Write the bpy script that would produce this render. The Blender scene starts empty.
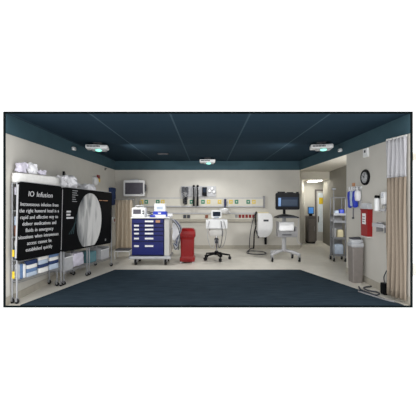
import bpy, bmesh, math, random
from mathutils import Vector, Matrix, noise
random.seed(7)
scene = bpy.context.scene
C = scene.collection
R = math.radians
F, UC, VH, EYE = 300.0, 207.0, 201.0, 1.3275      # focal length (px), room axis, horizon, eye height
DB, DF, HW, HR = 8.333, 3.80, 2.555, 2.58            # back wall, open front, left and right wall distances
HC, HB = 2.4386, 2.1886                            # ceiling, lower edge of the dark band

def at(u, v, d): return Vector(((u-UC)*d/F, d, EYE-(v-VH)*d/F))
def X(u, d): return (u-UC)*d/F
def Z(v, d): return EYE-(v-VH)*d/F

# ------------------------------------------------------------------ materials
def lin(c):
    return tuple(((x/255)/12.92 if x/255 <= .04045 else ((x/255+.055)/1.055)**2.4) for x in c)
MATS = {}
def mat(name, rgb, rough=.55, metal=0, var=.07, scale=14, bump=0, emit=0, alpha=1, trans=0, spec=.35):
    if name in MATS: return MATS[name]
    m = bpy.data.materials.new(name); m.use_nodes = True
    nt = m.node_tree; b = nt.nodes['Principled BSDF']
    c = lin(rgb)
    tc = nt.nodes.new('ShaderNodeTexCoord'); n = nt.nodes.new('ShaderNodeTexNoise')
    n.inputs['Scale'].default_value = scale; n.inputs['Detail'].default_value = 4
    nt.links.new(tc.outputs['Object'], n.inputs['Vector'])
    r = nt.nodes.new('ShaderNodeValToRGB')
    r.color_ramp.elements[0].position = .3; r.color_ramp.elements[1].position = .7
    r.color_ramp.elements[0].color = tuple(x*(1-var) for x in c)+(1,)
    r.color_ramp.elements[1].color = tuple(min(1, x*(1+var)) for x in c)+(1,)
    nt.links.new(n.outputs['Fac'], r.inputs['Fac'])
    nt.links.new(r.outputs['Color'], b.inputs['Base Color'])
    b.inputs['Specular IOR Level'].default_value = spec
    b.inputs['Roughness'].default_value = rough; b.inputs['Metallic'].default_value = metal
    b.inputs['Alpha'].default_value = alpha
    b.inputs['Transmission Weight'].default_value = trans
    if bump:
        bp = nt.nodes.new('ShaderNodeBump'); bp.inputs['Strength'].default_value = bump
        bp.inputs['Distance'].default_value = .01
        nt.links.new(n.outputs['Fac'], bp.inputs['Height']); nt.links.new(bp.outputs['Normal'], b.inputs['Normal'])
    if emit:
        nt.links.new(r.outputs['Color'], b.inputs['Emission Color']); b.inputs['Emission Strength'].default_value = emit
    MATS[name] = m
    return m

M = dict(
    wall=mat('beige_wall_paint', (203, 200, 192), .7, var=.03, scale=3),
    hallwall=mat('shaded_hall_paint', (136, 133, 124), .7, var=.03, scale=3),  # beige wall tone greyed and darkened, the dim hall's shade put into the colour
    band=mat('dark_teal_paint', (63, 87, 97), .8, var=.06, scale=5, spec=.1),
    frame=mat('black_green_edge', (10, 17, 19), .8, spec=.05),
    beigefloor=mat('beige_vinyl', (212, 208, 198), .35, var=.05, scale=6),
    hallceil=mat('hall_ceiling_white', (226, 221, 208), .8, var=.02),
    skirt=mat('grey_beige_skirting', (172, 167, 155), .5),
    white=mat('white_plastic', (238, 239, 240), .4, var=.03),
    offwhite=mat('off_white_plastic', (205, 204, 200), .45, var=.03),
    grey=mat('mid_grey_plastic', (140, 140, 142), .5),
    lgrey=mat('light_grey_plastic', (182, 183, 186), .45),
    dgrey=mat('dark_grey_plastic', (70, 72, 78), .5),
    black=mat('black_plastic', (15, 16, 19), .5, spec=.12),
    rubber=mat('black_rubber', (28, 28, 30), .8),
    steel=mat('brushed_steel', (172, 174, 178), .4, .7, scale=30),
    cartsteel=mat('worn_cart_steel', (140, 142, 146), .5, .5, scale=30),
    chrome=mat('chrome', (212, 214, 218), .16, 1),
    blue=mat('royal_blue_enamel', (16, 28, 104), .35, var=.05),
    dblue=mat('navy_enamel', (14, 22, 72), .4),
    bblue=mat('bright_blue_plastic', (44, 66, 188), .4),
    red=mat('red_plastic', (146, 28, 30), .35, var=.05),
    dred=mat('dark_red_plastic', (128, 24, 28), .4),
    yellow=mat('yellow_plastic', (232, 200, 52), .5),
    ochre=mat('muted_ochre_plastic', (216, 190, 92), .5), sage=mat('muted_green_plastic', (56, 128, 100), .5),
    green=mat('green_plastic', (36, 128, 92), .5),
    screen=mat('grey_screen', (84, 82, 92), .25),
    darkscreen=mat('dark_blue_screen', (26, 36, 52), .4, spec=.15),
    curtain=mat('tan_curtain_cloth', (144, 132, 118), .85, var=.06, scale=40, bump=.15),
    mesh=mat('white_curtain_mesh', (184, 184, 188), .8, var=.04, scale=120, alpha=.8),
    clear=mat('clear_plastic', (226, 230, 236), .2, alpha=.6),
    bag=mat('white_plastic_bag', (236, 236, 240), .35, var=.08, scale=8, bump=.5),
    lilac=mat('lilac_white_bag', (214, 210, 224), .35, var=.14, scale=9, bump=.5),
    linen=mat('white_linen', (236, 235, 232), .9, var=.06, scale=20, bump=.3),
    bluewrap=mat('blue_sterile_wrap', (104, 132, 172), .8, var=.1, scale=16, bump=.3),
    navywrap=mat('navy_sterile_wrap', (44, 62, 104), .8, var=.1, bump=.3),
    pale=mat('pale_blue_pack', (188, 202, 220), .7, var=.08, bump=.2),
    brown=mat('brown_carton', (134, 84, 66), .8),
    teal=mat('teal_pack', (92, 132, 140), .7),
    panel=mat('black_panel_face', (8, 9, 11), .6, var=.1, spec=.1),
    ink=mat('white_lettering', (205, 206, 208), .6, var=.02),
    faint=mat('grey_lettering', (150, 152, 154), .6),
    amber=mat('amber_lettering', (196, 146, 110), .6),
    tealink=mat('dim_teal_print', (38, 62, 66), .6),
    bingrey=mat('trash_bin_grey', (132, 126, 122), .5),
    kiosk=mat('kiosk_grey', (112, 106, 104), .45),
    curtain2=mat('pale_tan_curtain_cloth', (214, 200, 180), .85, var=.06, scale=40, bump=.15),
    strip=mat('ivory_strip', (208, 205, 193), .5, var=.02),
    cream=mat('pale_yellow_laminate', (222, 212, 176), .6, var=.03),
    glow=mat('projector_lens_glow', (150, 235, 215), .2, emit=1.2),
    lamp=mat('hall_lamp_diffuser', (255, 250, 240), .4, emit=22.0),
    bluescreen=mat('lit_blue_screen', (70, 130, 200), .3, emit=.6),
    glass=mat('milky_door_glass', (214, 222, 226), .15, emit=.15),
)

def ceiling_mat():
    m = bpy.data.materials.new('dark_ceiling_panels'); m.use_nodes = True
    nt = m.node_tree; b = nt.nodes['Principled BSDF']; L = nt.links.new
    tc = nt.nodes.new('ShaderNodeTexCoord'); sp = nt.nodes.new('ShaderNodeSeparateXYZ')
    L(tc.outputs['Object'], sp.inputs[0])
    def math_(op, a, bb):
        n = nt.nodes.new('ShaderNodeMath'); n.operation = op
        for i, q in enumerate((a, bb)):
            if q is None: continue
            if isinstance(q, (int, float)): n.inputs[i].default_value = q
            else: L(q, n.inputs[i])
        return n.outputs[0]
    def seam(sock, off, period, w):
        t = math_('PINGPONG', math_('ADD', sock, off), period/2)
        return math_('LESS_THAN', t, w)
    sx = seam(sp.outputs[0], .47+10.2, 1.02, .012)
    sy = math_('MULTIPLY', seam(sp.outputs[1], .2, .62, .012), .22)
    s = math_('MAXIMUM', sx, sy)
    n = nt.nodes.new('ShaderNodeTexNoise'); n.inputs['Scale'].default_value = 60
    L(tc.outputs['Object'], n.inputs['Vector'])
    mx = nt.nodes.new('ShaderNodeMix'); mx.data_type = 'RGBA'
    L(s, mx.inputs[0])
    mx.inputs[6].default_value = lin((39, 57, 70))+(1,); mx.inputs[7].default_value = lin((66, 84, 95))+(1,)
    L(mx.outputs[2], b.inputs['Base Color']); b.inputs['Roughness'].default_value = .9; b.inputs['Specular IOR Level'].default_value = .05
    return m
M['ceil'] = ceiling_mat()

def carpet_mat():
    m = bpy.data.materials.new('navy_carpet_planks'); m.use_nodes = True
    nt = m.node_tree; b = nt.nodes['Principled BSDF']; L = nt.links.new
    tc = nt.nodes.new('ShaderNodeTexCoord'); mp = nt.nodes.new('ShaderNodeMapping')
    mp.inputs['Scale'].default_value = (1.2, 7, 1); L(tc.outputs['Object'], mp.inputs[0])
    n = nt.nodes.new('ShaderNodeTexNoise'); n.inputs['Scale'].default_value = 3; n.inputs['Detail'].default_value = 6
    L(mp.outputs[0], n.inputs['Vector'])
    r = nt.nodes.new('ShaderNodeValToRGB')
    r.color_ramp.elements[0].position = .3; r.color_ramp.elements[1].position = .72
    r.color_ramp.elements[0].color = lin((39, 52, 62))+(1,); r.color_ramp.elements[1].color = lin((53, 67, 77))+(1,)
    L(n.outputs['Fac'], r.inputs[0]); L(r.outputs[0], b.inputs['Base Color']); b.inputs['Roughness'].default_value = .9; b.inputs['Specular IOR Level'].default_value = .1
    return m
M['carpet'] = carpet_mat()

def xray_mat():
    m = bpy.data.materials.new('xray_picture'); m.use_nodes = True
    nt = m.node_tree; b = nt.nodes['Principled BSDF']; L = nt.links.new
    tc = nt.nodes.new('ShaderNodeTexCoord'); mp = nt.nodes.new('ShaderNodeMapping')
    mp.inputs['Rotation'].default_value = (0, R(14), 0); mp.inputs['Scale'].default_value = (3.4, 1, .75)
    L(tc.outputs['Object'], mp.inputs[0])
    n = nt.nodes.new('ShaderNodeTexNoise'); n.inputs['Scale'].default_value = 2.3; n.inputs['Detail'].default_value = 3
    n.inputs['Distortion'].default_value = .5
    L(mp.outputs[0], n.inputs['Vector'])
    sp = nt.nodes.new('ShaderNodeSeparateXYZ'); L(tc.outputs['Object'], sp.inputs[0])
    # the limb shows pale on the right of the picture, soft dark tissue on its left
    mr = nt.nodes.new('ShaderNodeMapRange'); mr.inputs['From Min'].default_value = 1.12; mr.inputs['From Max'].default_value = 1.72
    mr.inputs['To Min'].default_value = -.2; mr.inputs['To Max'].default_value = .28
    L(sp.outputs[0], mr.inputs['Value'])
    ad = nt.nodes.new('ShaderNodeMath'); ad.operation = 'ADD'
    L(n.outputs['Fac'], ad.inputs[0]); L(mr.outputs[0], ad.inputs[1])
    r = nt.nodes.new('ShaderNodeValToRGB')
    r.color_ramp.elements[0].position = .28; r.color_ramp.elements[1].position = .72
    r.color_ramp.elements[0].color = lin((70, 76, 80))+(1,); r.color_ramp.elements[1].color = lin((214, 214, 212))+(1,)
    L(ad.outputs[0], r.inputs[0]); L(r.outputs[0], b.inputs['Base Color']); b.inputs['Roughness'].default_value = .5
    return m
M['xray'] = xray_mat()

# ------------------------------------------------------------------ mesh helpers
def nb(): return bmesh.new()
def box(bm, x0, x1, y0, y1, z0, z1, bev=0, mtx=None):
    r = bmesh.ops.create_cube(bm, size=1)
    vs = r['verts']
    bmesh.ops.scale(bm, vec=(abs(x1-x0), abs(y1-y0), abs(z1-z0)), verts=vs)
    bmesh.ops.translate(bm, vec=((x0+x1)/2, (y0+y1)/2, (z0+z1)/2), verts=vs)
    if mtx: bmesh.ops.transform(bm, matrix=mtx, verts=vs)
    if bev:
        es = list({e for v in vs for e in v.link_edges})
        bmesh.ops.bevel(bm, geom=es, offset=bev, segments=2, affect='EDGES', profile=.5)
    return bm
def rod(bm, a, b, r, r2=None, seg=10):
    a, b = Vector(a), Vector(b); d = b-a
    mt = Matrix.Translation((a+b)/2) @ d.to_track_quat('Z', 'Y').to_matrix().to_4x4()
    bmesh.ops.create_cone(bm, cap_ends=True, segments=seg, radius1=r, radius2=r if r2 is None else r2, depth=d.length, matrix=mt)
    return bm
def lathe(bm, prof, seg=24, c=(0, 0, 0), sx=1, sy=1):
    rings = []
    for (r, z) in prof:
        rings.append([bm.verts.new((c[0]+max(r, 1e-4)*sx*math.cos(2*math.pi*i/seg), c[1]+max(r, 1e-4)*sy*math.sin(2*math.pi*i/seg), c[2]+z)) for i in range(seg)])
    for a, b in zip(rings, rings[1:]):
        for i in range(seg):
            bm.faces.new((a[i], a[(i+1) % seg], b[(i+1) % seg], b[i]))
    bm.faces.new(list(reversed(rings[0]))); bm.faces.new(rings[-1])
    return bm
def prism(bm, pts, y0, y1):                         # outline in x,z pushed along y
    a = [bm.verts.new((p[0], y0, p[1])) for p in pts]; b = [bm.verts.new((p[0], y1, p[1])) for p in pts]
    bm.faces.new(a); bm.faces.new(list(reversed(b)))
    n = len(pts)
    for i in range(n): bm.faces.new((a[i], b[i], b[(i+1) % n], a[(i+1) % n]))
    return bm
def slab(bm, pts, z0, z1):                          # outline in x,y pushed along z
    a = [bm.verts.new((p[0], p[1], z0)) for p in pts]; b = [bm.verts.new((p[0], p[1], z1)) for p in pts]
    bm.faces.new(list(reversed(a))); bm.faces.new(b)
    n = len(pts)
    for i in range(n): bm.faces.new((a[i], a[(i+1) % n], b[(i+1) % n], b[i]))
    return bm
def rrect(x0, x1, z0, z1, r, n=5):
    o = []
    for cx, cz, a0 in ((x1-r, z1-r, 0), (x0+r, z1-r, 90), (x0+r, z0+r, 180), (x1-r, z0+r, 270)):
        for i in range(n+1):
            a = R(a0+90*i/n); o.append((cx+r*math.cos(a), cz+r*math.sin(a)))
    return o
def smooth_path(pts, n=6):
    pts = [Vector(p) for p in pts]; out = []
    q = [pts[0]]+pts+[pts[-1]]
    for i in range(1, len(q)-2):
        for k in range(n):
            t = k/n; a, b, c, d = q[i-1:i+3]
            out.append(.5*((2*b)+(c-a)*t+(2*a-5*b+4*c-d)*t*t+(3*b-a-3*c+d)*t**3))
    out.append(pts[-1]); return out
def tube(bm, pts, r, seg=6, n=6, smooth=True):
    ps = smooth_path(pts, n) if smooth else [Vector(p) for p in pts]
    rings = []
    for i, p in enumerate(ps):
        t = (ps[min(i+1, len(ps)-1)]-ps[max(i-1, 0)])
        if t.length < 1e-7: t = Vector((0, 0, 1))
        q = t.to_track_quat('Z', 'Y')
        rings.append([bm.verts.new(p+q @ Vector((r*math.cos(2*math.pi*k/seg), r*math.sin(2*math.pi*k/seg), 0))) for k in range(seg)])
    for a, b in zip(rings, rings[1:]):
        for k in range(seg): bm.faces.new((a[k], a[(k+1) % seg], b[(k+1) % seg], b[k]))
    bm.faces.new(list(reversed(rings[0]))); bm.faces.new(rings[-1])
    return bm
def soft(bm, x0, x1, y0, y1, z0, z1, amp=.012, power=.35, cuts=4, seed=0, freq=9):
    """rounded, crumpled box: bags, packs, folded cloth; its underside stays flat on z0"""
    c = Vector(((x0+x1)/2, (y0+y1)/2, (z0+z1)/2)); h = Vector(((x1-x0)/2, (y1-y0)/2, (z1-z0)/2))
    n = cuts+2; cache = {}
    def vert(p):
        key = tuple(round(q, 4) for q in p)
        if key not in cache:
            p = Vector(p); p = p.lerp(p.normalized()*1.05, power)
            w = Vector((p.x*h.x, p.y*h.y, p.z*h.z))+c
            w = w+noise.noise_vector(w*freq+Vector((seed*3.1, seed*1.7, seed*.9)))*amp
            cache[key] = bm.verts.new((w.x, min(w.y, y1), max(w.z, z0)))
        return cache[key]
    for ax in range(3):
        for sg in (-1, 1):
            for i in range(n):
                for j in range(n):
                    q = []
                    for (di, dj) in ((0, 0), (1, 0), (1, 1), (0, 1)):
                        p = [0, 0, 0]; p[ax] = sg; p[(ax+1) % 3] = -1+2*(i+di)/n; p[(ax+2) % 3] = -1+2*(j+dj)/n
                        q.append(vert(p))
                    bm.faces.new(q if sg > 0 else q[::-1])
    return bm
def obj(name, bm, m, parent=None, smooth=False):
    bmesh.ops.recalc_face_normals(bm, faces=bm.faces)
    me = bpy.data.meshes.new(name); bm.to_mesh(me); bm.free()
    if smooth:
        for p in me.polygons: p.use_smooth = True
    me.materials.append(m if not isinstance(m, str) else M[m])
    o = bpy.data.objects.new(name, me); C.objects.link(o)
    if parent: o.parent = parent
    return o
def thing(name, label, cat, loc=(0, 0, 0), rz=0, group=None, ry=0):
    o = bpy.data.objects.new(name, None); C.objects.link(o)
    o.empty_display_size = .05
    o.location = loc; o.rotation_euler = (0, ry, rz); o['label'] = label; o['category'] = cat
    if group: o['group'] = group
    return o
def tag(o, label, cat, group=None, loc=None, rz=None):
    o['label'] = label; o['category'] = cat
    if group: o['group'] = group
    if loc is not None: o.location = loc
    if rz is not None: o.rotation_euler = (0, 0, rz)
    return o
def struct(name, bm, m):
    o = obj(name, bm, m); o['kind'] = 'structure'; return o
def text_obj(name, lines, width, m, parent, center, spacing=1.0, shear=0, extrude=.004, align='CENTER', sy=1.0, scale=None):
    cu = bpy.data.curves.new(name, 'FONT'); cu.body = '\n'.join(lines); cu.align_x = align; cu.align_y = 'CENTER'
    cu.size = 1; cu.space_line = spacing; cu.shear = shear; cu.space_word = 1.4; cu.space_character = 1.04; cu.extrude = .02; cu.offset = -.009
    t = bpy.data.objects.new(name, cu); C.objects.link(t)
    bpy.context.view_layer.update()
    me = bpy.data.meshes.new_from_object(t.evaluated_get(bpy.context.evaluated_depsgraph_get()))
    bpy.data.objects.remove(t); bpy.data.curves.remove(cu)
    xs = [v.co.x for v in me.vertices]; ys = [v.co.y for v in me.vertices]
    s = scale or width/(max(xs)-min(xs)); text_obj.scale = s; cx, cy = (max(xs)+min(xs))/2, (max(ys)+min(ys))/2
    if scale: cy = .22
    for v in me.vertices:
        x, y, z = v.co
        v.co = (center[0]+(x-cx)*s, center[1]-(z+.02)/.04*extrude, center[2]+(y-cy)*s*sy)
    me.name = name; me.materials.clear(); me.materials.append(M[m])
    o = bpy.data.objects.new(name, me); C.objects.link(o); o.parent = parent
    return o

def caster(bm_y, x, y, r, parent, z0=0, plate=None):
    """wheel with fork; the top of the fork sits at z0+2.4r"""
    f = nb()
    box(f, x-r*.55, x-r*.35, y-r*.5, y+r*.5, z0+r*.9, z0+r*2.3); box(f, x+r*.35, x+r*.55, y-r*.5, y+r*.5, z0+r*.9, z0+r*2.3)
    box(f, x-r*.55, x+r*.55, y-r*.5, y+r*.5, z0+r*2.2, z0+r*2.45)
    fo = obj('caster', f, 'steel', parent)
    w = nb(); rod(w, (x-r*.33, y, z0+r), (x+r*.33, y, z0+r), r, seg=18)
    obj('wheel', w, 'rubber', fo)
    return fo

# ------------------------------------------------------------------ the setting
T = .02
b = nb(); box(b, -HW-T, -HW, DF, DB, 0, HC); struct('wall_left', b, 'wall')
b = nb(); box(b, -HW-T, HR, DB, DB+T, 0, HC); struct('wall_back', b, 'wall')
D1 = 5.55                                               # the right wall stops here, the hall opens behind it
HH = HB                                                 # hall ceiling; it drops to HL at the far end
HL = 1.97
b = nb(); box(b, HR, HR+.02, DF, D1, 0, HC); struct('wall_right', b, 'wall')
b = nb(); box(b, HR, HR+.02, D1, DB+T, HB, HC); struct('wall_header', b, 'wall')
b = nb(); box(b, -HW-T, HR+.02, DF, DB+T, HC, HC+T); struct('ceiling', b, M['ceil'])
b = nb(); slab(b, [(-HW-T, DF), (HR+.02, DF), (HR+.02, 5.4), (4.4, 5.4), (4.4, 10.2), (2.5, 10.2), (2.5, DB+T), (-HW-T, DB+T)], -T, 0)
struct('floor', b, 'beigefloor')
# dark painted band round the top of the walls
b = nb(); box(b, -HW, -HW+.012, DF, DB-.012, HB, HC); struct('trim_1', b, 'band')
b = nb(); box(b, -HW, HR, DB-.012, DB, HB, HC); struct('trim_2', b, 'band')
b = nb(); box(b, HR-.012, HR, DF, DB-.012, HB, HC); struct('trim_3', b, 'band')
# dark edging round the open front
e = .02
b = nb(); box(b, -HW-e, -HW+.006, DF-.012, DF, -e, HC+e); struct('trim_4', b, 'frame')
b = nb(); box(b, HR-.006, HR+.02, DF-.012, DF, -e, HC+e); struct('trim_5', b, 'frame')
b = nb(); box(b, -HW+.006, HR-.006, DF-.012, DF, HC-.006, HC+e); struct('trim_6', b, 'frame')
b = nb(); box(b, -HW+.006, HR-.006, DF-.012, DF, -e, .004); struct('trim_7', b, 'frame')
# skirtings
b = nb(); box(b, -HW+.012, HR, DB-.012, DB, 0, .10); struct('baseboard_back', b, 'skirt')
b = nb(); box(b, -HW, -HW+.012, DF, DB, 0, .10); struct('baseboard_left', b, 'skirt')
b = nb(); box(b, HR-.012, HR, DF, D1, 0, .10); struct('baseboard_right', b, 'skirt')
# hall beyond the right wall
def wallseg(name, p, q, z0, z1, t, m):
    p, q = Vector((p[0], p[1], 0)), Vector((q[0], q[1], 0)); d = (q-p).normalized(); n = Vector((-d.y, d.x, 0))*t
    b = nb(); slab(b, [(p.x, p.y), (q.x, q.y), (q.x+n.x, q.y+n.y), (p.x+n.x, p.y+n.y)], z0, z1); return struct(name, b, m)
wallseg('wall_hall_left', (HR, DB+.001), (3.25, 10.03), 0, HH, .05, 'wall')
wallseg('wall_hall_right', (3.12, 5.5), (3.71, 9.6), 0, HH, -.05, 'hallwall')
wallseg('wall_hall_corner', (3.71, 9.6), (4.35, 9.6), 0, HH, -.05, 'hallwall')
b = nb(); box(b, 3.2, 4.35, 10.03, 10.08, 0, HH); struct('wall_hall_end', b, 'wall')
b = nb(); box(b, 4.35, 4.4, 9.55, 10.08, 0, HH); struct('wall_hall_side', b, 'wall')
b = nb(); box(b, HR+.02, 3.2, 5.45, 5.5, 0, HH); struct('wall_hall_near', b, 'wall')
b = nb(); slab(b, [(HR+.021, 5.45), (4.4, 5.45), (4.4, 8.84), (HR+.021, 8.84)], HH, HH+.03); struct('ceiling_hall', b, 'hallceil')
b = nb(); box(b, 2.7, 4.4, 8.8, 10.1, HL, HL+.03); struct('ceiling_hall_far', b, 'hallceil')
b = nb(); box(b, 2.7, 4.4, 8.8, 8.83, HL+.031, HH-.001); struct('wall_hall_bulkhead', b, 'hallceil')
# hall door in the end wall
dt = thing('door_1', '', 'door'); del dt['label']; del dt['category']; dt['kind'] = 'structure'
DD = 10.03
x0, x1, zt = X(316.2, DD), X(324.5, DD), Z(191, DD)
b = nb(); box(b, x0-.05, x0, DD-.04, DD, 0, zt+.05); box(b, x0, x1, DD-.04, DD, zt, zt+.05); obj('door_frame', b, 'kiosk', dt)
b = nb(); box(b, x0, x1, DD-.025, DD-.001, .0, zt); obj('door_panel', b, 'offwhite', dt)
b = nb(); box(b, x0+.05, x1, DD-.031, DD-.0255, .3, zt-.06); obj('door_glass', b, 'glass', dt)
b = nb(); box(b, x0+.05, x0+.07, DD-.06, DD-.032, .62, .82); obj('door_handle', b, 'black', dt)
o = tag(obj('sign', box(nb(), X(318.6, DD), X(322.6, DD), DD-.036, DD-.032, Z(204, DD), Z(197.6, DD)), 'yellow'),
        'yellow notice sign on the glass door at the end of the hall', 'sign')
# hall lamp
t = thing('ceiling_light', 'bright square recessed light panel in the hall ceiling', 'light', (3.36, 9.38, HL))
b = nb(); box(b, -.17, .17, -.26, .26, -.015, 0); obj('frame', b, 'white', t)
b = nb(); box(b, -.145, .145, -.23, .23, -.03, -.0155); obj('diffuser', b, 'lamp', t)

# carpet
b = nb(); slab(b, [(-2.37, DF+.01), (2.5, DF+.01), (1.79, 5.77), (-1.77, 5.77)], .0005, .008)
tag(obj('carpet', b, M['carpet']), 'dark navy trapezoid carpet covering the middle of the beige floor', 'carpet')

# ceiling projectors
def projector(loc, rz, label):
    t = thing('projector', label, 'projector', loc, rz, 'ceiling projectors')
    b = nb(); rod(b, (0, 0, 0), (0, 0, -.05), .04, seg=14); box(b, -.08, .08, -.08, .08, -.012, 0, .004); obj('ceiling_mount', b, 'dgrey', t)
    b = nb(); box(b, -.2, .2, -.13, .12, -.125, -.05, .02); obj('body', b, 'white', t)
    b = nb()
    for i in range(9): box(b, -.17+.026*i, -.152+.026*i, -.134, -.128, -.1, -.07)
    obj('vent', b, 'dgrey', t)
    b = nb(); box(b, -.10, .17, -.09, .1, -.15, -.12, .02); lo = obj('lens_housing', b, 'lgrey', t)
    b = nb(); lathe(b, [(.02, -.172), (.05, -.165), (.06, -.15), (.06, -.14)], 18, (.03, -.06, 0)); obj('lens', b, 'glow', lo, True)
    return t
projector((-2.1, 5.75, HC), R(12), 'white ceiling projector with a teal lens glow above the left racks')
projector((X(207.5, 7.75), 7.75, HC), 0, 'white ceiling projector in the middle, in front of the back wall')
projector((2.17, 5.7, HC), R(-12), 'white ceiling projector with a teal lens glow near the right wall')
def sensor(loc, rz, label):
    t = thing('motion_sensor', label, 'sensor', loc, rz)
    obj('housing', box(nb(), -.05, .05, -.05, 0, -.03, .03, .012), 'white', t)
    obj('lens', box(nb(), -.03, .03, -.056, -.05, -.018, .012, .002), 'lgrey', t)
sensor((-HW+.012, 766.5/(207-72), Z(148, 5.6)), R(90), 'small white sensor on the dark band above the left wall')
sensor((HR-.012, 774/(342-207), Z(149, 5.6)), R(-90), 'small white sensor on the dark band above the right wall')
t = thing('ceiling_vent', 'small black vent in the dark ceiling left of the middle projector', 'vent', (X(163, 7.0), 7.0, HC))
obj('frame', box(nb(), -.13, .13, -.09, .09, -.012, 0), 'black', t)
b = nb()
for i in range(5): box(b, -.11, .11, -.07+.03*i, -.06+.03*i, -.018, -.0125)
obj('slats', b, 'dgrey', t)

# ------------------------------------------------------------------ left side: racks and two panels
O2 = Vector((-2.420, 3.855, 0)); DIR = Vector((.2246, .9745, 0)); RZ = math.atan2(.9745, .2246)
def along(s, z=0): return (O2.x+DIR.x*s, O2.y+DIR.y*s, z)
def rack(s0, L, dep, zs, ztop, label, cr=.045, liner=None):
    t = thing('supply_rack', label, 'rack', along(s0), RZ, 'wire supply racks on the left')
    ys = (.040, .040+dep)
    for x in (.012, L-.012):
        for y in ys:
            b = nb(); rod(b, (x, y, cr*2.3), (x, y, ztop), .010); obj('post', b, 'steel', t)
            caster(None, x, y, min(cr, .045), t)
    for z in zs:
        b = nb()
        for y in ys: rod(b, (.012, y, z), (L-.012, y, z), .007, seg=8); rod(b, (.012, y, z-.025), (L-.012, y, z-.025), .005, seg=6)
        for x in (.012, L-.012): rod(b, (x, ys[0], z), (x, ys[1], z), .007, seg=8)
        n = max(4, int(L/.05))
        for i in range(1, n): rod(b, (.012+(L-.024)*i/n, ys[0], z), (.012+(L-.024)*i/n, ys[1], z), .003, seg=5)
        obj('shelf', b, 'steel', t)
    if liner: obj('back_liner', box(nb(), .03, L-.03, ys[1]-.016, ys[1]-.012, zs[0]+.008, zs[1]-.03), liner, t)
    return t
rack(0, .84, .072, (.29, .56, .86, 1.2, 1.56), 1.566, 'tall shallow wire rack behind the panel of white text on the left', .03)
rack(.88, .62, .27, (.20, .62, 1.02, 1.42), 1.46, 'middle wire rack behind the left half of the X-ray panel', .032)
rack(1.54, .76, .36, (.19, .62, 1.02, 1.42), 1.46, 'far wire rack behind the right half of the X-ray panel, beside the curtain', .032)

def panel(s0, s1, z0, z1, label):
    zc = 1.58-.035*s0
    t = thing('information_panel', label, 'panel', along(s0-.06, 0), RZ, None, .035)
    L = s1-s0; base = .035*s0
    b = nb(); prism(b, rrect(0, L, z0-base, z1-base, .05), 0, .026); obj('board', b, 'panel', t)
    b = nb()
    for (a, c, d, e_) in ((0.03, L-.03, z1-base-.0005, z1-base+.008),): box(b, a, c, .003, .023, d, e_)
    box(b, -.008, 0.001, .003, .023, z0-base+.04, z1-base-.04)
    obj('edge_strip', b, 'lgrey', t)
    return t, base
p1, b1 = panel(.012, .815, .558, 1.582, 'black panel of white text headed IO Infusion, nearest on the left')
text_obj('heading', ['IO Infusion'], .44, 'ink', p1, (.375, -.0005, 1.432), shear=.1, sy=1.1)
BODY = ['Intraosseous infusion from', 'the right humeral head is a', 'rapid and effective way to', 'deliver medications and',
        'fluids in emergency', 'situations when intravenous', 'access cannot be', 'established quickly']
o = text_obj('text_line', [BODY[5]], .725, 'ink', p1, (.375, -.0005, 1.305-.0865*5), sy=1.2, scale=None); SC = text_obj.scale
bpy.data.objects.remove(o)
for i, ln in enumerate(BODY):
    text_obj('text_line', [ln], .7, 'ink', p1, (.375, -.0005, 1.305-.0865*i), sy=1.2, scale=SC)
p2, b2 = panel(.832, 2.26, .565, 1.575, 'large black panel showing a grey oval X-ray picture')
# X-ray picture: an upright oval, flat at its foot (panel coordinates start at s0)
pts = []
for i in range(64):
    a = 2*math.pi*i/64; x = .70+.36*math.cos(a); z = 1.0+.49*math.sin(a)
    x = x+.02*(z-1.0); pts.append((x, max(z, .56)))
xo = obj('xray_picture', prism(nb(), [(p[0]+.82, p[1]) for p in pts], -.004, -.0003), M['xray'], p2); xo.location.x = -.82
b = nb()
for i in range(6):
    w = (.13, .11, .14, .07, .09, .12)[i]; z = 1.50-.035*i
    box(b, .22, .22+w, -.003, -.0002, z, z+.012)
obj('caption_lines', b, 'faint', p2)
b = nb()
for i, w in enumerate((.1, .09, .17)): box(b, .09, .09+w, -.003, -.0002, 1.15-.05*i, 1.15-.05*i+.028)
obj('side_caption', b, 'ink', p2)
b = nb(); box(b, .98, 1.08, -.003, -.0002, 1.37, 1.382); box(b, 1.1, 1.27, -.003, -.0002, 1.37, 1.382); obj('amber_caption', b, 'amber', p2)
b = nb()
for k in range(3): prism(b, [(.15+.05*k, .80), (.17+.05*k, .80), (.335, 1.0+.06*k), (.325, .98+.06*k)], -.002-.0004*k, -.0002-.0002*k)
obj('needle_print', b, 'tealink', p2)
obj('corner_mark', box(nb(), 1.2, 1.235, -.003, -.0002, .60, .64), 'faint', p2)

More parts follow.
